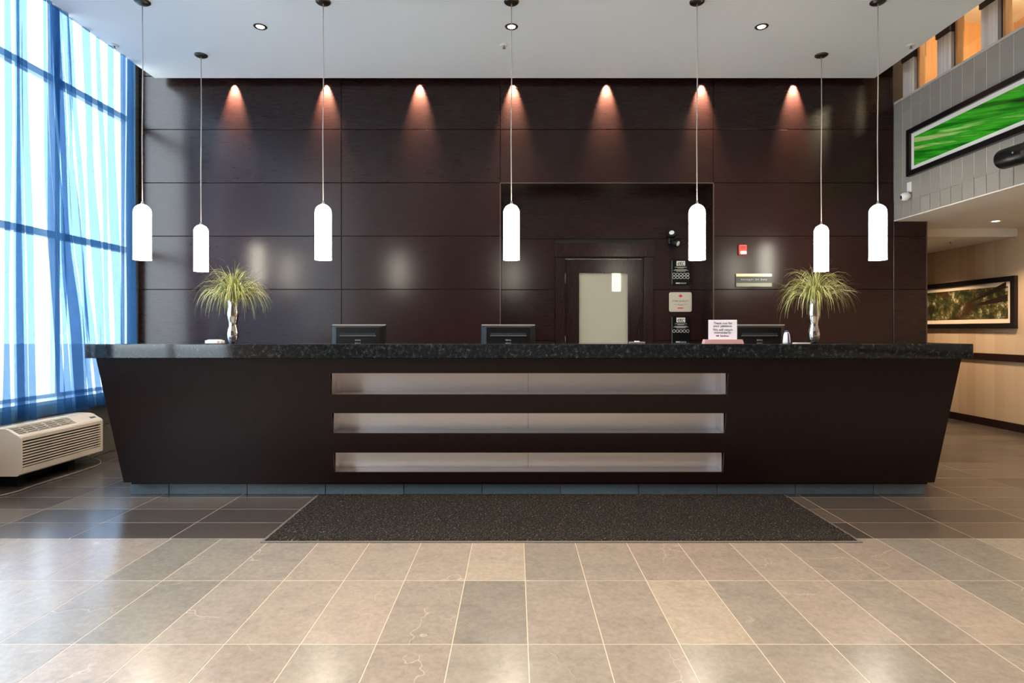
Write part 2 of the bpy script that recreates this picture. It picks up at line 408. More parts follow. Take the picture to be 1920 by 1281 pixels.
for a, c_ in ((RX0, .482), (1.654, RX1)):
    for ri in range(4):
        z0, z1 = rrows[ri], rrows[ri+1]; w_, h_ = c_-a-2*gp, z1-z0-2*gp
        MB().cbox(-w_/2, w_/2, 0, .022, -h_/2, h_/2, .002).build('wall_panel', WOOD, wall_back, ((a+c_)/2, YR, (z0+z1)/2))
w_ = RX1-RX0-2*gp
MB().cbox(-w_/2, w_/2, 0, .022, -.29, .29, .002).build('wall_panel', WOOD, wall_back, ((RX0+RX1)/2, YR, 2.635))
MB().box(RX0-.001, RX0+.012, YW+.004, YR, 0, RZ).build('recess_lining', WOODV, wall_back)
MB().box(RX1-.012, RX1+.001, YW+.004, YR, 0, RZ).build('recess_lining', WOODV, wall_back)
MB().box(RX0, RX1, YW+.004, YR, RZ-.012, RZ+.003).build('recess_lining', WOODV, wall_back)
EDGE = plain('edge_brown', (.09,.06,.05), .35)  # brown edge strips, paler than the wood panels beside them
MB().box(RX0-.004, RX0+.004, YW-.003, YW+.006, 0, RZ).box(RX1-.004, RX1+.004, YW-.003, YW+.006, 0, RZ).box(RX0, RX1, YW-.003, YW+.006, RZ-.004, RZ+.004).build('edge_strip', EDGE, wall_back)
MB().box(4.700, 4.712, YW-.002, YW+.2, 0, 2.49).build('edge_strip', EDGE, wall_back)

# door in the recess
door = bpy.data.objects.new('door_1', None); COL.objects.link(door); door.location = (.598, YR, 0)
struct(door, 'dark wood door with a frosted glass pane in the panelled recess', 'door')
DY = .03
MB().box(0, .167, DY, DY+.045, .01, 2.10).box(.76, .944, DY, DY+.045, .01, 2.10).box(.167, .76, DY, DY+.045, 1.935, 2.10).box(.167, .76, DY, DY+.045, .01, .30).build('door_leaf', WOODV, door)
MB().box(.15, .17, DY-.012, DY, .28, 1.955).box(.757, .777, DY-.012, DY, .28, 1.955).box(.17, .757, DY-.012, DY, 1.935, 1.955).box(.17, .757, DY-.012, DY, .28, .30).build('glass_bead', WOODV, door)
MB().box(.167, .76, DY+.016, DY+.026, .30, 1.935).build('frosted_pane', FROST, door)
MB().cbox(-.118, -.002, -.025, .06, 0, 2.118, .003).build('door_casing', WOODV, door)
MB().cbox(.946, 1.056, -.025, .06, 0, 2.118, .003).build('door_casing', WOODV, door)
MB().cbox(-.134, 1.072, -.035, .06, 2.12, 2.285, .003).build('door_header', WOODV, door)
for z in (.3, 1.05, 1.80): MB().lathe([(.009, 0), (.009, .125)], 10, (-.004, -.004, z)).build('hinge', SATIN, door)
hd = MB().cbox(.80, .87, DY-.02, DY, .96, 1.03, .004).build('door_handle', SATIN, door)
MB().tube([(.835, DY-.02, 1.0), (.835, DY-.06, 1.0), (.72, DY-.065, 1.0)], .009).build('lever', SATIN, hd)

# window wall on the left: knee wall, sill, mullions, panes, stone pier
KX = -4.13; ZS = .62
wl = MB()
wl.box(XL-.10, KX-.012, -.6, YW+.02, 0, ZS-.03)
wl.box(XL-.10, XL-.012, 6.63, YW+.02, 0, ZTOP); wl.box(XL-.10, XL, YREAR, -.6, 0, ZTOP)
wl.box(XL-.10, XL, -.6, 6.63, 5.0, ZTOP)
wall_left = struct(wl.build('wall_left', [GROUTD]), 'tiled knee wall and pier around the tall lobby windows', 'wall')
ptm = MB().cbox(0, .012, -.069, .069, -.142, .142, .0015).mesh('wall_tile', PIER)
for k in range(17): piece(ptm, 'wall_tile', wall_left, (XL-.012, 6.70, .15+.29*k))
ktm = MB().cbox(0, .012, -.297, .297, -.142, .142, .0015).mesh('wall_tile', PIER)
for k in range(12):
    for r in range(2): piece(ktm, 'wall_tile', wall_left, (KX-.012, 6.47-.6*k, .15+.29*r))
MB().cbox(XL-.02, KX+.01, -.6, 6.76, ZS-.03, ZS, .003).build('window_sill', plain('sill', (.55,.56,.58), .4), wall_left)
ys = [-.6, .88, 2.06, 3.24, 4.42, 5.60, 6.63]
zs = [ZS, 2.14, 3.60, 5.0]
for i in range(6):
    wm = MB(); y0, y1 = ys[i], ys[i+1]
    wm.box(XL-.09, XL-.02, y0, y0+.03, ZS, 5.0).box(XL-.09, XL-.02, y1-.03, y1, ZS, 5.0)
    for z in zs: wm.box(XL-.09, XL-.02, y0+.03, y1-.03, max(ZS, z-.032), min(5.0, z+.032))
    win = struct(wm.build('window_%d' % (i+1), ALU), 'tall lobby window with grey metal mullions', 'window')
    for j in range(3): MB().box(XL-.060, XL-.052, y0+.03, y1-.03, zs[j]+.032, zs[j+1]-.032).build('pane', GLASS, win)
struct(MB().box(-60, XL-.10, -40, 60, -.2, -.1).build('ground_outside', OUTG), 'pale concrete pavement outside the windows', 'ground')

# right side: bulkhead below the mezzanine, soffit, beam, hall
wr = MB()
wr.box(XB+.002, XB+.16, YREAR, YW+.02, 2.50, 3.82)
bulk = struct(wr.build('wall_right', GREYG), 'grey tiled bulkhead below the mezzanine, with pale joints', 'wall')
MB().box(XB-.006, XB+.17, YREAR, YW, 3.82, 3.845).build('ledge_cap', CAPT, bulk)
trs = [2.50, 2.67, 3.17, 3.67, 3.82]
for j in range(4):
    h_ = trs[j+1]-trs[j]-.0012
    tmj = MB().cbox(0, .0025, -.0715, .0715, -h_/2, h_/2, .0008).mesh('wall_tile', GREYT)
    for k in range(22): piece(tmj, 'wall_tile', bulk, (XB, 6.705-.148*k, (trs[j]+trs[j+1])/2))
struct(MB().box(XB+.002, XH+.05, YREAR, 7.25, 2.49, 2.70).build('ceiling_hall', PAINTW), 'white soffit below the mezzanine', 'ceiling')
struct(MB().box(4.712, XH+.05, 7.25, 7.45, 2.39, 2.70).build('trim_1', PAINTW), 'white beam dropping from the soffit at the hall entrance', 'beam')
struct(MB().box(4.712, XH+.05, 7.45, YEND, 2.39, 2.70).build('ceiling_corridor', PAINTW), 'low white ceiling of the side corridor', 'ceiling')
struct(MB().box(XH, XH+.15, YREAR, YEND, 0, ZTOP).build('wall_hall', WALLP), 'hall wall in beige striped wallpaper', 'wall')
struct(MB().cbox(XH-.018, XH+.001, YREAR, YEND, 0, .10, .004).build('baseboard_hall', WOODV), 'dark wood baseboard along the wallpapered hall wall', 'baseboard')
struct(MB().cbox(XH-.025, XH+.001, YREAR, YEND, .853, .945, .006).build('trim_2', WOODV), 'dark wood chair rail along the wallpapered hall wall', 'chair rail')
struct(MB().box(4.60, 4.70, YW+.2, YEND, 0, ZTOP).build('wall_corridor', DRYWALL), 'plain inner wall of the side corridor', 'wall')
struct(MB().box(XL-.10, XH+.15, YEND, YEND+.1, 0, ZTOP).build('wall_far', OFFICE), 'plain end wall of the back rooms', 'wall')
struct(MB().box(XL-.10, XL, YR+.1, YEND, 0, ZTOP).build('wall_office', OFFICE), 'plain side wall of the back office', 'wall')
struct(MB().box(XL-.10, XH+.15, YREAR-.1, YREAR, 0, ZTOP).build('wall_rear', DRYWALL), 'plain rear lobby wall behind the viewer', 'wall')
struct(MB().box(XL-.10, XH+.15, YREAR, YEND, ZTOP, ZTOP+.1).build('ceiling_upper', CONC), 'high upper ceiling above the lowered ceiling', 'ceiling')
struct(MB().cbox(-4.056, 4.044, -3.5, YC, ZC, ZC+.18, .004).build('ceiling', PAINT), 'lowered white ceiling floating over the reception desk', 'ceiling')

# mezzanine glazing above the bulkhead
for i, (y0, y1) in enumerate(((6.48, 6.66), (5.93, 6.12), (5.355, 5.545), (4.79, 4.97), (4.22, 4.40), (3.65, 3.83))):
    c_ = MB().cbox(XB+.02, XB+.15, y0, y1, 3.845, 4.245, .01).build('mezzanine_column', PALE)
    struct(c_, 'pale striped column on the mezzanine ledge', 'column')
    MB().box(XB+.012, XB+.158, y0-.005, y1+.005, 4.245, ZTOP).build('capital', plain('dark_capital', (.05,.03,.022), .5), c_)
    MB().box(XB+.06, XB+.10, y0-.030, y0-.005, 3.845, ZTOP).build('mullion', BLACKM, c_)
    MB().box(XB+.05, XB+.11, y0-.062, y0-.032, 3.845, ZTOP).build('jamb', HONEY, c_)
for i, (y0, y1) in enumerate(((6.12, 6.415), (5.545, 5.865), (4.97, 5.29), (4.40, 4.725), (3.83, 4.155))):
    struct(MB().box(XB+.075, XB+.083, y0, y1, 3.845, ZTOP).build('window_%d' % (7+i), GLASS), 'clear glass between mezzanine columns', 'window')
struct(MB().box(XH-.02, XH, 1.0, YW+.6, 2.70, 5.02).build('wall_mezzanine', HONEY), 'honey wood wall of the mezzanine corridor', 'wall')
struct(MB().box(XB+.3, XH, 1.0, YW+.6, 5.02, 5.10).build('ceiling_mezzanine', PAINTW), 'cream ceiling of the mezzanine corridor', 'ceiling')
struct(MB().box(XB+.16, XH, YW+.5, YW+.6, 2.70, ZTOP).build('wall_mezzanine_end', HONEY), 'honey wood end wall of the mezzanine corridor', 'wall')

# ------------------------------------------------------------------ reception desk
D0, ZB = 4.38, .1154
def fy(z): return D0-(z-ZB)*.1465                     # the front leans out towards the top
def zy(py): return (EYE*F-(py-HY)*(D0+ZB*.1465))/(F-(py-HY)*.1465)
ZT = 1.0437; T = .022
xl = lambda z: -2.897-(z-ZB)/(ZT-ZB)*.109
xr = lambda z: 3.102+(z-ZB)/(ZT-ZB)*.098
desk = thing('reception_desk', 'long dark espresso reception desk with three steel lined slots in its leaning front', 'reception desk', (0, D0, 0))
def slab(mb, xa, xb, z0, z1):                         # piece of the leaning front, xa/xb functions of z
    q = lambda x, y, z: (x, y-D0, z)
    mb.hexa([q(xa(z0),fy(z0),z0), q(xb(z0),fy(z0),z0), q(xb(z0),fy(z0)+T,z0), q(xa(z0),fy(z0)+T,z0),
             q(xa(z1),fy(z1),z1), q(xb(z1),fy(z1),z1), q(xb(z1),fy(z1)+T,z1), q(xa(z1),fy(z1)+T,z1)])
SX0, SX1 = -1.336, 1.535
k0 = lambda z: SX0; k1 = lambda z: SX1
slots = [(zy(740), zy(700)), (zy(813), zy(775)), (zy(886), zy(849))]
fp = MB()
slab(fp, xl, k0, ZB, ZT); slab(fp, k1, xr, ZB, ZT)
e = [ZB, slots[2][0], slots[2][1], slots[1][0], slots[1][1], slots[0][0], slots[0][1], ZT]
for i in range(0, 8, 2): slab(fp, k0, k1, e[i], e[i+1])
fp.build('front_panel', DESKW, desk)
YBK = 5.25
for xe, s in ((xl, 1), (xr, -1)):
    q = [(xe(z)+o, y-D0, z) for z in (ZB, ZT) for (o, y) in ((0, fy(z)+T), (s*.022, fy(z)+T), (s*.022, 4.68), (0, 4.68))]
    MB().hexa(q).build('end_panel', DESKW, desk)
MB().box(-2.86, 3.07, .03, 4.68-D0, ZB-.02, ZB).build('bottom_board', DESKW, desk)
MB().box(-2.86, 3.07, 4.66-D0, 4.68-D0, ZB, ZT).build('back_board', DESKW, desk)
YS = 4.53
for si, (z0, z1) in enumerate(slots):
    ln = MB(); y0 = fy(z0)+T*.5; y1 = fy(z1)+T*.5; yb = YS-D0
    ln.add([(SX0,y0-D0,z0-.001),(SX1,y0-D0,z0-.001),(SX1,yb,z0-.001),(SX0,yb,z0-.001)], [(0,1,2,3)])
    ln.add([(SX0,y1-D0,z1+.02),(SX1,y1-D0,z1+.02),(SX1,yb,z1+.02),(SX0,yb,z1+.02)], [(0,1,2,3)])
    liner = ln.build('slot_liner', STEEL, desk)
    for xa, xb in ((SX0, .0975), (.0995, SX1)): MB().box(xa, xb, yb, yb+.004, z0-.001, z1+.02).build('steel_sheet', STEEL, liner)
    for x in (SX0, SX1):
        for ya, yc in ((y0-D0+.02, (y0-D0+yb)/2+.008), ((y0-D0+yb)/2+.010, yb)):
            MB().box(x-.002, x+.002, ya, yc, z0, z1+.02).build('steel_end', STEEL, liner)
    if si != 1:
        bd = MB()
        for k in range(96):
            x = SX0+.02+k*(SX1-SX0-.04)/95
            bd.box(x-.0035, x+.0035, yb-.016, yb-.008, z1+.004, z1+.012)
        tag(bd.build('led_strip', LED, liner), kind='stuff')
pl = MB().box(-2.905, 3.10, 4.495-D0, 4.66-D0, 0, ZB-.02).build('plinth', GROUT, desk)
edges = [-2.915]+[.343+.593*k for k in range(-5, 5)]+[3.11]
for a, c_ in zip(edges, edges[1:]):
    w_ = c_-a-.006
    MB().cbox(-w_/2, w_/2, 0, .012, .001, ZB-.001, .001).build('plinth_tile', BLUE, pl, ((a+c_)/2, 4.483-D0, 0))
for xe, s in ((-2.915, 1), (3.11, -1)): MB().cbox(xe, xe+s*.011, 4.495-D0, 4.66-D0, .001, ZB-.001, .001).build('plinth_tile', BLUE, pl)

GT, GB = 1.1456, 1.0437
gtop = tag(MB().cbox(-3.05, 3.246, 4.19, 4.70, GB, GT, .004).build('granite_countertop', GRANITE),
    'thick speckled black granite countertop along the reception desk', 'countertop')
wd = thing('work_desk', 'low dark staff work surface hidden behind the reception desk', 'desk', (0.1, 5.05, 0))
MB().cbox(-2.9, 2.9, -.35, .42, .72, .76, .003).build('desk_top', DESKTOP, wd)
for x in (-2.85, -.95, .95, 2.85): MB().box(x-.02, x+.02, -.33, .40, 0, .72).build('leg_panel', DESKTOP, wd)

# ------------------------------------------------------------------ floor mat
MX0, MX1, MY0, MY1 = -1.49, 2.03, 3.455, 4.455
mat_ = thing('entrance_mat', 'wide dark speckled entrance mat lying before the reception desk', 'mat', ((MX0+MX1)/2, (MY0+MY1)/2, 0))
hw, hd_ = (MX1-MX0)/2, (MY1-MY0)/2
MB().cbox(-hw, hw, -hd_, hd_, .0005, .006, .002).build('rubber_backing', RUBBER, mat_)
nx, ny = 352, 100; vs = []; fs = []
for j in range(ny+1):
    for i in range(nx+1):
        ed = min(i, j, nx-i, ny-j)
        jit = .0022 if ed else 0
        vs.append((-hw+.016+(2*hw-.032)*i/nx+random.uniform(-jit, jit), -hd_+.016+(2*hd_-.032)*j/ny+random.uniform(-jit, jit), .004 if ed == 0 else .009+random.random()*.007))
for j in range(ny):
    for i in range(nx): a = j*(nx+1)+i; fs.append((a, a+1, a+nx+2, a+nx+1))
tag(MB().add(vs, fs).build('pile', PILE, mat_), kind='stuff')

# ------------------------------------------------------------------ pendants
def make_pendant(label, x, y):
    zt, zb = 2.33-ZC, 1.85-ZC; r = .069
    t = thing('pendant_lamp', label, 'pendant lamp', (x, y, ZC), 'pendant lamps over the reception desk')
    MB().lathe([(.001, 0), (.064, 0), (.064, -.006), (.052, -.016), (.012, -.020), (.001, -.020)], 28).build('ceiling_canopy', BRONZE, t)
    MB().tube([(0, 0, -.015), (.003, 0, (zt)/3), (-.003, 0, 2*zt/3), (0, 0, zt+.02)], .0042, 8).build('cord', CORD, t)
    MB().lathe([(.001, zt+.028), (.008, zt+.026), (.010, zt+.012), (.018, zt+.002), (.018, zt-.008)], 14).build('cap', SATIN, t)
    pr = [(.004, zt)]
    for k in range(1, 9): a = k/8*PI/2; pr.append((r*math.sin(a), zt-r*1.05*(1-math.cos(a))))
    pr += [(r, zb+.02), (r+.001, zb), (r-.004, zb), (r-.004, zb+.02), (r-.004, zt-r)]
    MB().lathe(pr, 28).build('glass_shade', SHADE, t)
    return t
YP = 5.11; YQ = 6.10
p0 = make_pendant('lit white cylinder pendant lamp hanging beside the blue curtains, in the front row of five', X_(267, YP), YP)
for px, Y, lb in ((606, YP, 'lit white cylinder pendant lamp in the front row, over the monitor closer to the curtains'),
                  (959, YP, 'lit white cylinder pendant lamp in the middle of the front row, over the middle monitor'),
                  (1307, YP, 'lit white cylinder pendant lamp in front of the right edge of the door recess'),
                  (1646, YP, 'lit white cylinder pendant lamp beside the grey tiled bulkhead, last of the front row'),
                  (377, YQ, 'lit white pendant lamp of the rear pair, above the vase near the curtains'),
                  (1540, YQ, 'lit white pendant lamp of the rear pair, right above the vase next to the bottle')):
    dup(p0, (X_(px, Y), Y, ZC), lb)

# ------------------------------------------------------------------ recessed downlights
def spot_light(parent, loc, power, col, ang, blend=.6, rot=(0,0,0), rad=.03):
    l = bpy.data.lights.new('lamp_light', 'SPOT'); l.energy = power; l.color = col; l.spot_size = math.radians(ang); l.spot_blend = blend; l.shadow_soft_size = rad
    o = bpy.data.objects.new('lamp_light', l); COL.objects.link(o); o.parent = parent; o.location = loc; o.rotation_euler = rot; return o
def make_down(x, y, z, label, group, power, col=(1,.80,.60)):
    t = thing('recessed_downlight', label, 'downlight', (x, y, z), group)
    MB().lathe([(.040, -.001), (.040, -.006), (.058, -.005), (.062, 0), (.062, .001)], 28).build('trim_ring', BRONZE if z > 3 else WHITEP, t)
    MB().lathe([(.001, -.002), (.02, -.004), (.036, -.0015), (.038, .001)], 20).build('lamp_face', BULB, t)
    spot_light(t, (0, 0, -.02), power, col, 125)
    return t
LB1 = 'recessed bronze ringed downlight in the white ceiling over the open lobby floor'; GR1 = 'downlights in the lowered ceiling'
d0 = make_down(X_(488, 5.53), 5.53, ZC, 'recessed bronze ringed downlight in the white ceiling, between pendants nearer the curtains', GR1, DOWN_W*.35)
dup(d0, (X_(959, 5.53), 5.53, ZC), 'recessed bronze ringed downlight in the white ceiling, right behind the middle pendant cord')
dup(d0, (X_(1428, 5.53), 5.53, ZC), 'recessed bronze ringed downlight in the white ceiling, between pendants nearer the bulkhead')
d1 = make_down(-2.4, 3.1, ZC, LB1, GR1, DOWN_W)
for x, y in ((0, 3.1), (2.35, 3.1), (-2.4, .8), (0, .8), (2.35, .8), (-2.4, -1.5), (0, -1.5), (2.35, -1.5)): dup(d1, (x, y, ZC))
h0 = make_down(X_(1867, 6.75), 6.75, 2.49, 'recessed white ringed downlight in the soffit by the hall entrance', None, HALL_W, (1,.74,.48))
LB2 = 'recessed white ringed downlight further along the hall soffit'
h1 = dup(h0, (5.4, 4.6, 2.49), LB2, 'downlights along the hall'); dup(h0, (5.4, 2.4, 2.49), LB2, 'downlights along the hall')
dup(h0, (5.4, 8.3, 2.39), 'recessed white ringed downlight in the low corridor ceiling')

def make_wash(x):
    t = thing('wall_spotlight', 'small warm spotlight tucked at the ceiling edge, washing the dark panelled wall', 'spotlight', (x, YW, ZC+.03), 'spotlights along the panelled wall')
    MB().box(-.012, .012, -.03, -.001, .02, .04).build('bracket', BRONZE, t)
    MB().lathe([(.001, .075), (.024, .075), (.026, .07), (.026, .004), (.022, .004)], 18, (0, -.054, 0)).build('can', BRONZE, t)
    MB().lathe([(.001, .006), (.021, .006), (.021, .010)], 16, (0, -.054, 0)).build('lamp_face', BULBS, t)
    spot_light(t, (0, -.054, -.004), WASH_W, (1,.68,.45), 50, .9, (math.radians(16), 0, 0), .012)
    return t
s0 = make_wash(X_(440, YW))
for px in (612, 787, 962, 1137, 1315, 1487): dup(s0, (X_(px, YW), YW, ZC+.03))

# lamps of the mezzanine corridor and of the back office
def ceiling_lamp(loc, label, power, col, r=.16):
    t = thing('ceiling_lamp', label, 'ceiling lamp', loc)
    MB().lathe([(r, 0), (r, -.015), (r-.01, -.02)], 24).build('base', WHITEP, t)
    MB().lathe([(r-.012, -.018), (r*.8, -.06), (r*.4, -.08), (.002, -.085)], 24).build('diffuser', plain('diffuser', (.9,.85,.75), .4, emit=col, es=4), t)
    l = bpy.data.lights.new('lamp_light', 'POINT'); l.energy = power; l.color = col; l.shadow_soft_size = .1
    o = bpy.data.objects.new('lamp_light', l); COL.objects.link(o); o.parent = t; o.location = (0, 0, -.2)
ceiling_lamp((5.35, 6.1, 5.02), 'round ceiling lamp in the mezzanine corridor near the panelled wall', MEZZ_W, (1,.72,.40))
ceiling_lamp((5.35, 3.6, 5.02), 'round ceiling lamp in the mezzanine corridor away from the panelled wall', MEZZ_W, (1,.78,.48))
struct(MB().box(XL, 4.6, YR+.1, YEND, 2.75, 2.85).build('ceiling_office', OFFICE), 'plain ceiling of the back office', 'ceiling')
ceiling_lamp((1.1, 8.3, 2.75), 'round ceiling lamp in the back office behind the frosted door', OFFICE_W, (1,.93,.74))

# sprinklers
def sprinkler(loc, label):
    t = thing('sprinkler_head', label, 'sprinkler', loc)
    MB().lathe([(.001, 0), (.042, 0), (.040, -.006), (.022, -.010), (.001, -.010)], 22).build('escutcheon', WHITEP, t)
    MB().lathe([(.008, -.008), (.006, -.028), (.016, -.030), (.016, -.033), (.001, -.033)], 14).build('deflector', SATIN, t)
sprinkler((X_(209, 5.89)+.03, 5.89, ZC), 'small white sprinkler in the lowered ceiling near the curtains')
sprinkler((X_(945, 5.89), 5.89, ZC), 'small white sprinkler in the middle of the lowered ceiling')
sprinkler((X_(1708, 5.89), 5.89, ZC), 'small white sprinkler in the lowered ceiling near the bulkhead')
sprinkler((X_(1782, 7.6), 7.6, 2.39), 'small white sprinkler in the low corridor ceiling')

# ------------------------------------------------------------------ curtains (pleats overlap so light passes several layers)
CX = -4.055
def cy(px): return 4507/(966-px)
def curtain(name, label, y0t, y1t, y0b, y1b, pleats, CX=CX, ztop=5.05, zbot=.505, nz=26):
    # pleats: (y_from_top, y_to_top, y_from_bottom, y_to_bottom, folds)
    S = []     # list of (y_top, y_bottom, dx)
    def add(yt, yb, dx): S.append((yt, yb, dx))
    add(y0t, y0b, 0)
    for (a, b_, c_, d_, n) in pleats:
        add(a, c_, 0)
        for k in range(n):
            add(b_, d_, -.012-.022*k); add(b_+.002, d_+.002, .012-.022*k+.01)
            add(a, c_, .020-.022*k); add(a-.002, c_-.002, -.005-.022*k)
        add(b_, d_, 0)
    add(y1t, y1b, 0)
    P = []
    for i in range(len(S)-1):
        (a, b_, c_), (d, e_, f_) = S[i], S[i+1]
        L = abs(d-a)+abs(f_-c_); n = max(1, int(L/.018))
        for k in range(n):
            t = k/n; P.append((a+(d-a)*t, b_+(e_-b_)*t, c_+(f_-c_)*t))
    P.append(S[-1])
    Q = []
    for i in range(len(P)):           # light smoothing of the plan curve
        lo, hi = max(0, i-1), min(len(P)-1, i+1)
        Q.append(tuple((P[lo][k]+2*P[i][k]+P[hi][k])/4 for k in range(3)))
    vs = []; fs = []; n = len(Q)
    for j in range(nz+1):
        t = j/nz; z = ztop+(zbot-ztop)*t
        for i, (yt, yb, dx) in enumerate(Q):
            y = yt+(yb-yt)*(t**1.5)
            wob = .014*math.sin(y*23+1.3*math.sin(z*1.1))+.006*math.sin(y*61+z)
            vs.append((CX+dx*(.8+.5*t)+wob*(.5+.8*t), y+.006*math.sin(z*2.3+i*.05), z+(.008*math.sin(i*.21) if j == nz else 0)))
    for j in range(nz):
        for i in range(n-1): a = j*n+i; fs.append((a, a+1, a+n+1, a+n))
    o = MB().add(vs, fs, 0, True).build(name, SHEER); tag(o, label, 'curtain', 'sheer curtains along the window wall'); return o
def PL(a, b_, c_, d_, n): return (cy(a), cy(b_), cy(c_), cy(d_), n)
curtain('sheer_curtain', 'sheer pale blue curtain hanging next to the stone pier and panelled wall', cy(114.5), 6.33, cy(177), 6.30,
    [PL(119, 127, 179, 186, 1), PL(146, 160, 188, 202, 1), PL(176, 183, 204, 213, 1), PL(197, 211, 215, 226, 1), PL(222, 230, 228, 234, 1), PL(237, 249, 237, 249, 1)])
curtain('sheer_curtain', 'sheer blue curtain gathered above the white air conditioner', 4.42, cy(112), 4.40, cy(174),
    [(4.50, 4.54, 4.55, 4.60, 1), PL(2, 9, -10, 6, 1), PL(20, 28, 30, 44, 2), PL(31, 42, 47, 54, 1), PL(65, 72, 96, 112, 1), PL(73, 83, 114, 130, 1), PL(85, 99, 136, 156, 2), PL(100, 110, 158, 171, 1)], CX=CX+.03)
rnd = random.Random(3); ps = []; y = 2.45
while y < 4.2:
    wd_ = rnd.uniform(.03, .08); ps.append((y, y+wd_, y+.02, y+wd_+.03, rnd.choice((1, 1, 2)))); y += wd_+rnd.uniform(.05, .16)
curtain('sheer_curtain', 'sheer blue curtain further along the windows, before the air conditioner', 2.4, 4.36, 2.38, 4.36, ps)
struct(MB().box(CX-.06, CX+.05, -.6, 6.4, 5.055, 5.085).build('trim_3', ALU), 'curtain track above the lobby windows', 'curtain track')

# ------------------------------------------------------------------ wall air conditioner below the window
AX = -3.85; AY0, AY1 = 4.6, 5.53
ac = thing('air_conditioner', 'beige wall air conditioner with louvred front below the blue curtains', 'air conditioner', (AX, (AY0+AY1)/2, .105))
hl = (AY1-AY0)/2
prof = [(-.015, .0), (0, .012), (0, .055), (-.012, .055), (-.012, .275), (0, .275), (0, .297), (-.010, .312), (-.055, .337), (-.085, .355), (-.115, .365),
        (-.27, .372), (-.27, .0)]
hs = MB().prism([(-.02, 0), (-.002, .014), (-.002, .055), (-.002, .295), (-.010, .312), (-.055, .337), (-.085, .357), (-.115, .367), (-.268, .374), (-.268, 0)], -hl, -hl+.03)
hs.prism([(-.02, 0), (-.002, .014), (-.002, .055), (-.002, .295), (-.010, .312), (-.055, .337), (-.085, .357), (-.115, .367), (-.268, .374), (-.268, 0)], hl-.03, hl)
hs.prism([(-.02, 0), (0, .014), (0, .060), (-.018, .060), (-.018, .004)], -hl+.03, hl-.03)
hs.prism([(0, .270), (0, .297), (-.010, .312), (-.022, .318), (-.022, .270)], -hl+.03, hl-.03)
hs.box(-.268, -.02, -hl+.03, hl-.03, 0, .006).box(-.268, -.262, -hl+.03, hl-.03, .006, .37)
top0 = lambda x: .318+(-.022-x)*(.360-.318)/.075
hs.prism([(-.022, .318), (-.055, .337), (-.085, .357), (-.115, .367), (-.268, .374), (-.268, .36), (-.115, .35), (-.022, .30)], hl-.30, hl-.03)   # solid control end
hs.prism([(-.150, .369), (-.268, .374), (-.268, .36), (-.150, .355)], -hl+.03, hl-.30)
hsO = hs.build('housing', CREAM, ac)
MB().box(-.10, -.022, -hl+.03, hl-.03, .06, .27).prism([(-.03, .295), (-.15, .335), (-.15, .325), (-.03, .285)], -hl+.03, hl-.30).build('dark_core', DARKIN, ac)
for k in range(9):
    z = .072+.0224*k
    MB().prism([(0, z-.005), (0, z+.005), (-.006, z+.006), (-.014, z+.002), (-.014, z-.004)], -hl+.028, hl-.028).build('louver', CREAM, ac)
for k in range(6):
    x = -.030-.0215*k; z = .321 + (.337-.321)*min(1, (-.022-x)/.033) if x > -.055 else (.337+(-.055-x)/.06*.030 if x > -.115 else .367)
    MB().box(x-.0035, x+.0035, -hl+.03, hl-.30, z-.008, z).build('top_grille_bar', CREAM, ac)
for k in range(5):
    y = -hl+.03+(k+.8)*.115
    MB().prism([(-.022, .318), (-.055, .336), (-.085, .355), (-.115, .365), (-.15, .368), (-.15, .36), (-.115, .357), (-.022, .31)], y-.0025, y+.0025).build('grille_rib', CREAM, ac)
MB().hexa([(-.040, hl-.10, .3295), (-.040, hl-.035, .3295), (-.058, hl-.035, .340), (-.058, hl-.10, .340), (-.040, hl-.10, .3325), (-.040, hl-.035, .3325), (-.058, hl-.035, .3425), (-.058, hl-.10, .3425)]).build('badge', plain('badge_grey', (.12,.11,.10), .4), ac)
for ya in (hl-.30, -hl+.1): MB().box(-.24, -.10, ya, ya+.08, -.104, 0).build('support_foot', DARKIN, ac)
pts = []
ctrl = [(-4.12, 5.60, .20), (-4.08, 5.62, .06), (-3.93, 5.60, .012), (-3.82, 5.40, .006), (-3.81, 5.05, .006), (-3.83, 4.75, .006), (-3.82, 4.5, .006), (-3.95, 4.30, .006), (-4.08, 4.25, .006)]
for i in range(len(ctrl)-1):
    p = [Vector(ctrl[max(0, min(len(ctrl)-1, i+k))]) for k in (-1, 0, 1, 2)]
    for k in range(8):
        t = k/8; pts.append(.5*((2*p[1])+(-p[0]+p[2])*t+(2*p[0]-5*p[1]+4*p[2]-p[3])*t*t+(-p[0]+3*p[1]-3*p[2]+p[3])*t**3))
for q in pts: q.z = max(q.z, .006)
tag(MB().tube(pts, .005, 8).build('power_cord', plain('grey_cord', (.16,.15,.14), .5)), 'thin grey power cord trailing on the floor under the air conditioner', 'cord')

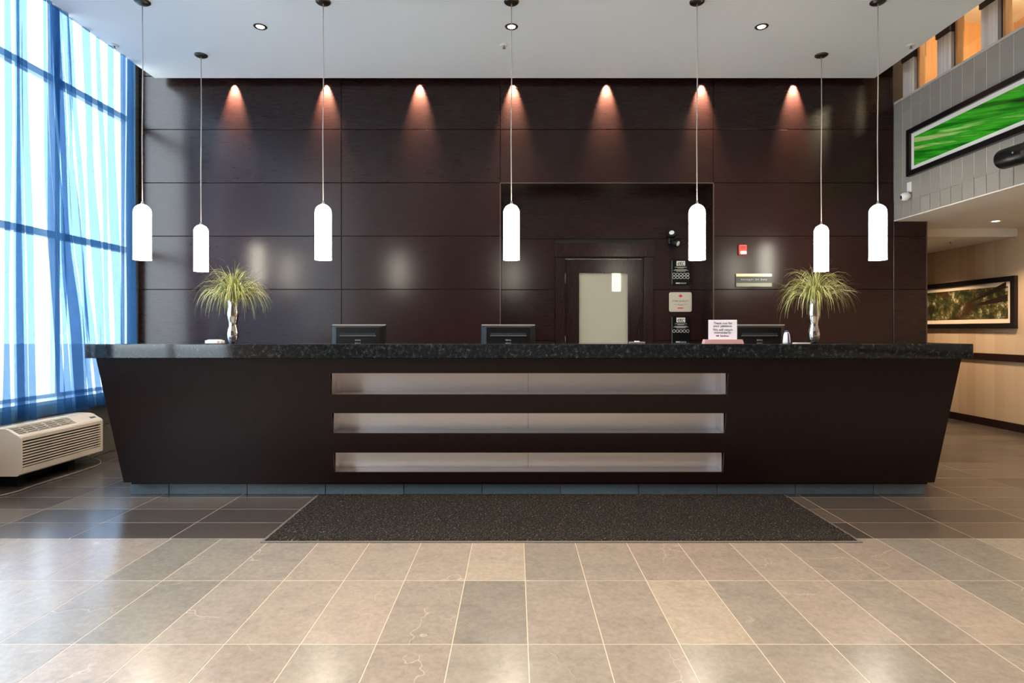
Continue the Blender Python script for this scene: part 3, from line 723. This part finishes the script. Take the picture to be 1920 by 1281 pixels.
# ------------------------------------------------------------------ vases with grass
def vase(label, x, y, seed):
    rn = random.Random(seed)
    t = thing('grass_vase', label, 'vase', (x, y, GT))
    pr = [(.001, 0), (.022, 0), (.030, .012), (.038, .04), (.041, .065), (.037, .095), (.029, .125), (.027, .140), (.031, .165), (.038, .195), (.040, .22), (.036, .25), (.033, .275), (.034, .30), (.040, .332), (.041, .336), (.037, .334), (.031, .30), (.029, .27)]
    MB().lathe(pr, 32).build('silver_vase', CHROME, t)
    g_ = MB()
    for k in range(430):
        a = rn.uniform(0, 2*PI); up = rn.random(); L = rn.uniform(.27, .41)
        el = math.radians(rn.uniform(48, 88) if up < .9 else rn.uniform(35, 75))
        droop = rn.uniform(17, 34) if up < .93 else rn.uniform(3, 9)
        p = Vector((.022*math.cos(a)*rn.random(), .022*math.sin(a)*rn.random(), .29)); n = 8
        d = Vector((math.cos(a)*math.cos(el), math.sin(a)*math.cos(el), math.sin(el)))
        side = Vector((-math.sin(a), math.cos(a), 0)); tw = rn.uniform(-.6, .6); side = (side*math.cos(tw)+Vector((0,0,1))*math.sin(tw))
        vs = []; st = L/n
        for i in range(n+1):
            wdt = .0022*(1-(i/n)**2.5)+.0003
            vs += [(p+side*wdt)[:], (p-side*wdt)[:]]
            p = p+d*st; d = Vector((d.x, d.y, d.z-droop*st*.55*(.35+1.1*i/n))).normalized()
        g_.add(vs, [(2*i, 2*i+1, 2*i+3, 2*i+2) for i in range(n)], 0, True)
    tag(g_.build('grass_blades', GRASS, t), kind='stuff')
vase('wavy silver vase of arching green grass on the countertop near the curtains', X_(437, 4.45), 4.45, 1)
vase('wavy silver vase of arching green grass on the countertop beside the blue and white bottle', X_(1526, 4.45), 4.45, 5)

# ------------------------------------------------------------------ monitors (seen from behind)
def monitor(x, label):
    t = thing('monitor', label, 'monitor', (x, 5.05, .76), 'monitors on the staff work surface')
    H = .53; W = .232
    MB().cbox(-W, W, .022, .040, .155, H, .004).build('screen_bezel', BLACKP, t)
    MB().box(-W+.004, W-.004, .012, .024, H-.006, H+.0015).build('top_edge', plain('pale_edge', (.45,.42,.40), .4), t)
    MB().box(-W+.012, W-.012, .0405, .0412, .175, H-.015).build('screen', BLACKM, t)
    sh = MB()
    ring = lambda k, y, dz=0: [(-W*k, y, .16+dz), (W*k, y, .16+dz), (W*k, y, H-.004-dz), (-W*k, y, H-.004-dz)]
    vs = ring(.99, .022)+ring(.97, .008, .006)+[(-W*.80, -.020, .19), (W*.80, -.020, .19), (W*.80, -.020, H-.022), (-W*.80, -.020, H-.022)]
    sh.add(vs, [(0,1,5,4),(1,2,6,5),(2,3,7,6),(3,0,4,7),(4,5,9,8),(5,6,10,9),(6,7,11,10),(7,4,8,11),(8,9,10,11)])
    shell = sh.build('rear_shell', BLACKP, t)
    MB().cbox(-.150, .150, -.026, -.0215, H-.092, H-.072, .002).build('vent_recess', DARKIN, shell)
    MB().cbox(-.154, .154, -.028, -.0215, H-.097, H-.092, .001).build('vent_lip', plain('lip_grey', (.16,.16,.17), .35), shell)
    text('maker_logo', 'BENQ', .017, plain('logo_grey', (.45,.45,.45), .4), shell, (0, -.0228, H-.132), space=1.1)
    MB().cbox(-.045, .045, -.05, -.018, .012, .26, .006).build('stand_neck', BLACKP, t)
    MB().lathe([(.001, 0), (.115, 0), (.112, .008), (.06, .014), (.001, .015)], 32).build('stand_base', BLACKP, t)
monitor(X_(671, 5.03), 'black monitor seen from behind, nearer to the grass vase by the curtains')
monitor(X_(953, 5.03), 'black monitor seen from behind, left of the frosted glass door')
monitor(X_(1424, 5.03), 'black monitor seen from behind, partly covered by the white notice')

# ------------------------------------------------------------------ things on the countertop
sg = thing('counter_notice', 'white patience notice standing in a pink acrylic base on the countertop', 'sign', (X_(1355, 4.30), 4.30, GT))
MB().prism([(-.143, 0), (.143, 0), (.134, .030), (-.134, .030)], -.03, .03).build('acrylic_base', MAPLE, sg)
MB().cbox(-.1035, .1035, -.003, .003, .028, .172, .001).build('notice_card', PAPER, sg)
for s_, z, sz in (('Thank you for', .148, .024), ('your patience.', .128, .024), ('We will return', .100, .024), ('momentarily.', .080, .024)):
    text('lettering', s_, sz, INK, sg, (0, -.0036, z))
text('lettering', 'Sandman', .018, INK, sg, (.012, -.0036, .056))
MB().lathe([(.001, 0), (.0055, 0), (.0055, .0008)], 14, (-.034, -.0032, .056), M=Matrix.Rotation(PI/2, 3, 'X')).lathe([(.001, 0), (.0045, 0), (.0045, .0008)], 14, (-.046, -.0032, .056), M=Matrix.Rotation(PI/2, 3, 'X')).build('logo_mark', INK, sg)
bt = thing('lotion_bottle', 'small white and blue bottle on the countertop beside the covered monitor', 'bottle', (X_(1475, 4.42), 4.42, GT))
MB().lathe([(.001, 0), (.026, 0), (.028, .004), (.022, .06), (.016, .078), (.010, .084)], 22).build('bottle_body', WHITEP, bt)
MB().lathe([(.0105, .080), (.0125, .082), (.0125, .094), (.001, .095)], 16).build('cap', BLUEP, bt)
MB().add([(.029*math.cos(a)*k, .029*math.sin(a)*k, z) for (z, k) in ((.003, 1.0), (.060, .80), (.078, .6)) for a in (-1.72, -1.5, -1.3)],
    [(0,1,4,3),(1,2,5,4),(3,4,7,6),(4,5,8,7)]).build('blue_stripe', BLUEP, bt)
cb = thing('card_box', 'small white card holder on the countertop near the curtains', 'card holder', (X_(403, 4.30), 4.30, GT))
MB().cbox(-.058, .058, -.03, .03, 0, .024, .003).build('holder', WHITEP, cb)
MB().box(-.045, .045, -.02, .02, .024, .029).build('cards', PAPER, cb)
MB().box(.032, .050, -.0308, -.0298, .004, .020).build('printed_corner', plain('pink_print', (.6,.28,.22), .5), cb)
fb = thing('flat_tray', 'small flat grey tray on the countertop in front of the door', 'tray', (X_(1194, 4.45), 4.45, GT))
MB().cbox(-.055, .055, -.04, .04, 0, .010, .002).build('tray', plain('tray_grey', (.22,.20,.19), .4), fb)
MB().cbox(-.014, .014, -.036, .03, .010, .016, .001).build('white_card', WHITEP, fb)
bl = thing('leaflet_pile', 'thin pile of leaflets lying beside the vase next to the bottle', 'leaflets', (X_(1502, 4.34), 4.34, GT))
for k in range(4): MB().box(-.05+.002*k, .05+.001*k, -.035, .035, .0018*k, .0018*k+.0015).build('leaflet', plain('leaflet', (.45,.36,.30), .6) if k % 2 else PAPER, bl)

# ------------------------------------------------------------------ things on the back wall
def ring_mesh(mb, x, z, r, y, t=.004):
    n = 16; vs = []; fs = []
    for k in range(n):
        a = 2*PI*k/n
        for rr in (r, r-t): vs.append((x+rr*math.cos(a), y, z+rr*math.sin(a)))
    for k in range(n): a, b_ = 2*k, 2*((k+1) % n); fs.append((a, b_, b_+1, a+1))
    mb.add(vs, fs)
def plaque_black(pxc, py0, py1, label, nrow):
    Y = YR; h_ = Z_(py0, Y)-Z_(py1, Y); zc = (Z_(py0, Y)+Z_(py1, Y))/2
    t = thing('award_plaque', label, 'plaque', (X_(pxc, Y), Y, zc))
    W = .112
    MB().cbox(-W, W, -.014, -.001, -h_/2, h_/2, .002).build('plate', PLAQUEB, t)
    MB().box(-W+.004, -W+.008, -.0155, -.014, -h_/2+.01, h_/2-.01).build('edge_line', plain('edge_line', (.20,.24,.26), .3), t)
    zt = h_/2
    MB().box(-.052, .052, -.0150, -.014, zt-.075, zt-.018).build('logo_block', PRINTW, t)
    text('logo_letters', 'etc', .078, PLAQUEB, t, (0, -.0158, zt-.046), space=.85)
    ln = MB()
    for z, a in ((zt-.092, .072), (zt-.101, .045), (zt-.120, .078), (zt-.130, .088), (zt-.140, .060)):
        n = int(a/.008)
        for k in range(-n, n): ln.box(k*.008, k*.008+.0062, -.0150, -.014, z-.0022, z+.0022)
    ln.build('print_lines', PRINTW, t)
    rg = MB()
    for r in range(nrow):
        for k in range(5): ring_mesh(rg, -.082+.041*k, zt-.178-.036*r, .0185, -.0153)
    rg.build('ring_row', PRINTW, t)
    zb = -h_/2+.024
    f_ = MB().box(-.06, -.012, -.0150, -.014, zb-.006, zb+.006).box(-.006, -.004, -.0150, -.014, zb-.01, zb+.01)
    for z in (zb+.003, zb-.005):
        for k in range(8): f_.box(.002+k*.008, .008+k*.008, -.0150, -.014, z-.0015, z+.0015)
    f_.build('footer_print', PRINTW, t)
plaque_black(1276, 487, 535, 'black award plaque with two rows of rings, under the emergency light', 2)
plaque_black(1276, 593, 645, 'black award plaque with one row of rings, just above the countertop', 1)
t = thing('quality_plaque', 'cream plaque with a red leaf between the two black plaques', 'plaque', (X_(1275.5, YR), YR, Z_(566.5, YR)))
W, H = .131, .112; bm = bmesh.new()
rc = []
for cx_, cz, a0 in ((W-.02, H-.02, 0), (-W+.02, H-.02, 90), (-W+.02, -H+.02, 180), (W-.02, -H+.02, 270)):
    for k in range(5): a = math.radians(a0+k*22.5); rc.append((cx_+.02*math.cos(a), cz+.02*math.sin(a)))
bm.free()
MB().prism(rc, -.012, -.001).build('plate', PLAQUEC, t)
MB().prism([(x*1.03, z*1.035) for x, z in rc], -.009, -.001).build('rim', PRINTW, t)
lf = [(0,1),(.22,.6),(.5,.72),(.42,.22),(.8,.42),(.98,.1),(.6,-.3),(.66,-.52),(.08,-.45),(.05,-.95)]
lf = lf+[(-x, z) for x, z in reversed(lf[1:])]
MB().prism([(x*.024, .072+z*.024) for x, z in lf], -.0135, -.012).build('red_leaf', PRINTR, t)
text('lettering', 'STAR QUALITY', .030, PRINTD, t, (0, -.0126, .010), space=1.0)
ln = MB()
for z, a, in ((-.030, .095), (-.040, .03)):
    for k in range(int(-a/.008), int(a/.008)): ln.box(k*.008, k*.008+.006, -.0130, -.012, z-.002, z+.002)
ln.build('print_lines', PRINTD, t)
ln = MB()
for k in range(-4, 4): ln.box(k*.0085, k*.0085+.007, -.0130, -.012, -.080, -.066)
ln.build('red_print', PRINTR, t)

t = thing('emergency_light', 'black twin headed emergency light on the wall right of the door', 'emergency light', (X_(1259, YR), YR, Z_(450, YR)))
MB().cbox(-.045, .045, -.05, -.001, -.06, .02, .012).build('base', BLACKP, t)
for (x, z, rx, rz) in ((-.012, .052, 62, -22), (.028, -.045, 112, 42)):
    M = (Matrix.Rotation(math.radians(rz), 3, 'Z') @ Matrix.Rotation(math.radians(rx), 3, 'X'))
    hd2 = MB().lathe([(.001, -.045), (.024, -.045), (.044, -.012), (.052, .035), (.050, .040), (.044, .040)], 22, (x, -.075, z), M=M).build('lamp_head', BLACKP, t)
    MB().lathe([(.043, .034), (.03, .040), (.001, .044)], 20, (x, -.075, z), M=M).build('lens', plain('lamp_lens', (.75,.77,.80), .15), hd2)

t = thing('fire_strobe', 'red fire alarm strobe with clear lens above the duty sign', 'fire alarm', (X_(1391.5, YW), YW, Z_(469.5, YW)))
MB().cbox(-.044, .044, -.03, -.001, -.058, .058, .005).build('body', RED, t)
MB().cbox(-.036, .036, -.048, -.030, -.052, -.012, .008).build('strobe_lens', LENS, t)
gr_ = MB()
for z in (.018, .028, .038): gr_.box(-.025, .025, -.0315, -.030, z-.002, z+.002)
gr_.build('sounder_slot', plain('dark_red', (.25,.02,.02), .5), t)

t = thing('duty_sign', 'dark manager on duty sign in a metal holder on the panelled wall', 'sign', (X_(1412.5, YW), YW, Z_(526, YW)))
W = .203
MB().box(-W, W, -.012, -.001, -.075, .075).build('back_plate', SATIN, t)
MB().cbox(-W, W, -.024, -.012, .042, .073, .002).build('top_strip', COPPER, t)
MB().cbox(-W, W, -.020, -.012, -.030, .042, .002).build('name_plate', SLATEG, t)
MB().cbox(-W, W, -.024, -.012, -.075, -.030, .002).build('lower_strip', plain('brushed_strip', (.22,.23,.18), .4, .3), t)
text('lettering', 'manager on duty', .028, PRINTW, t, (0, -.0206, .010), space=1.55)

# ------------------------------------------------------------------ right side: pictures, camera, speaker
def picture(name, label, xw, y0, y1, z0, z1, fw, mw, art, board):
    yc, zc = (y0+y1)/2, (z0+z1)/2; hy, hz = (y1-y0)/2, (z1-z0)/2
    t = thing(name, label, 'picture', (xw, yc, zc))
    f_ = MB()
    f_.box(-.045, -.001, -hy, hy, hz-fw, hz).box(-.045, -.001, -hy, hy, -hz, -hz+fw).box(-.045, -.001, -hy, -hy+fw, -hz+fw, hz-fw).box(-.045, -.001, hy-fw, hy, -hz+fw, hz-fw)
    f_.build('frame', FRAMEB, t)
    MB().box(-.022, -.002, -hy+fw, hy-fw, -hz+fw, hz-fw).build('mat_board', board, t)
    MB().box(-.024, -.022, -hy+fw+mw, hy-fw-mw, -hz+fw+mw, hz-fw-mw).build('print', art, t)
    return t
picture('framed_picture', 'long black framed close-up of bright green blades on the grey bulkhead', XB, 4.35, 6.50, 2.925, 3.435, .055, .045, ARTG, MATW)
fpic = picture('framed_picture', 'dark framed picture of tree tops on the wallpapered hall wall', XH, 7.24, 8.97, 1.268, 1.915, .065, .055, ARTF, MATC)
pr_ = [c for c in fpic.children if c.name.startswith('print')][0]
for (ya, za, yb_, zb_, w0, w1) in ((-.10, .02, -.72, .22, .008, .04), (-.12, -.03, -.74, .06, .006, .045)):   # printed trunks, flat on the print
    MB().add([(-.0246, ya, za-w0), (-.0246, ya, za+w0), (-.0246, yb_, zb_+w1), (-.0246, yb_, zb_-w1)], [(0,1,2,3)]).build('printed_trunk', plain('trunk_print', (.025,.014,.010), .3), pr_)

t = thing('security_camera', 'small white security camera on the bulkhead below the green picture', 'camera', (XB, 6.50, 2.72))
MB().cbox(-.016, -.001, -.035, .03, .035, .150, .003).build('mount_plate', WHITEP, t)
M = Matrix.Rotation(math.radians(-12), 3, 'Z') @ Matrix.Rotation(math.radians(-100), 3, 'Y')
hd2 = MB().lathe([(.001, -.05), (.025, -.045), (.042, -.02), (.046, .01), (.040, .035), (.028, .046), (.024, .046)], 24, (-.055, -.01, -.01), M=M).build('camera_head', WHITEP, t)
MB().lathe([(.026, .044), (.018, .050), (.001, .052)], 18, (-.055, -.01, -.01), M=M).build('lens', BLACKP, hd2)
MB().tube([(-.008, 0, .04), (-.04, -.004, .03), (-.05, -.008, .01)], .010).build('arm', WHITEP, t)

t = thing('wall_speaker', 'black curved loudspeaker bracketed to the bulkhead under the green picture', 'speaker', (XB, 4.84, 2.71))
MR = Matrix.Rotation(math.radians(-88), 3, 'X')
bo = MB().lathe([(.001, -.17), (.060, -.17), (.078, -.162), (.084, -.14), (.086, .0), (.084, .15), (.080, .160), (.070, .163), (.001, .163)], 32, (-.185, .04, -.02), M=MR).build('speaker_body', BLACKP, t)
MB().cbox(-.012, -.001, -.16, -.06, .02, .15, .003).build('bracket_plate', BLACKM, t)
MB().tube([(-.008, -.11, .10), (-.10, -.11, .115), (-.185, -.11, .10)], .020, 10).build('bracket_arm', BLACKM, t)
yk = MB()
for k in range(13):
    a = math.radians(-25+k*230/12); c0, c1 = math.cos(a), math.sin(a)
    yk.v += [(-.185+r*c0, y, -.02+r*c1) for r in (.087, .096) for y in (-.135, -.085)]
for k in range(12):
    a = 4*k
    for q in ((0,1,5,4), (1,3,7,5), (3,2,6,7), (2,0,4,6)): yk.f.append(tuple(a+i_ for i_ in q)); yk.m.append(0); yk.sm.append(False)
yk.f += [(0,2,3,1), (48,49,51,50)]; yk.m += [0,0]; yk.sm += [False, False]
yk.build('yoke', BLACKM, t)
MB().lathe([(.001, 0), (.008, 0), (.007, .005), (.001, .006)], 12, (-.2835, -.02, -.02), M=Matrix.Rotation(-PI/2, 3, 'Y')).build('bolt', SATIN, bo)
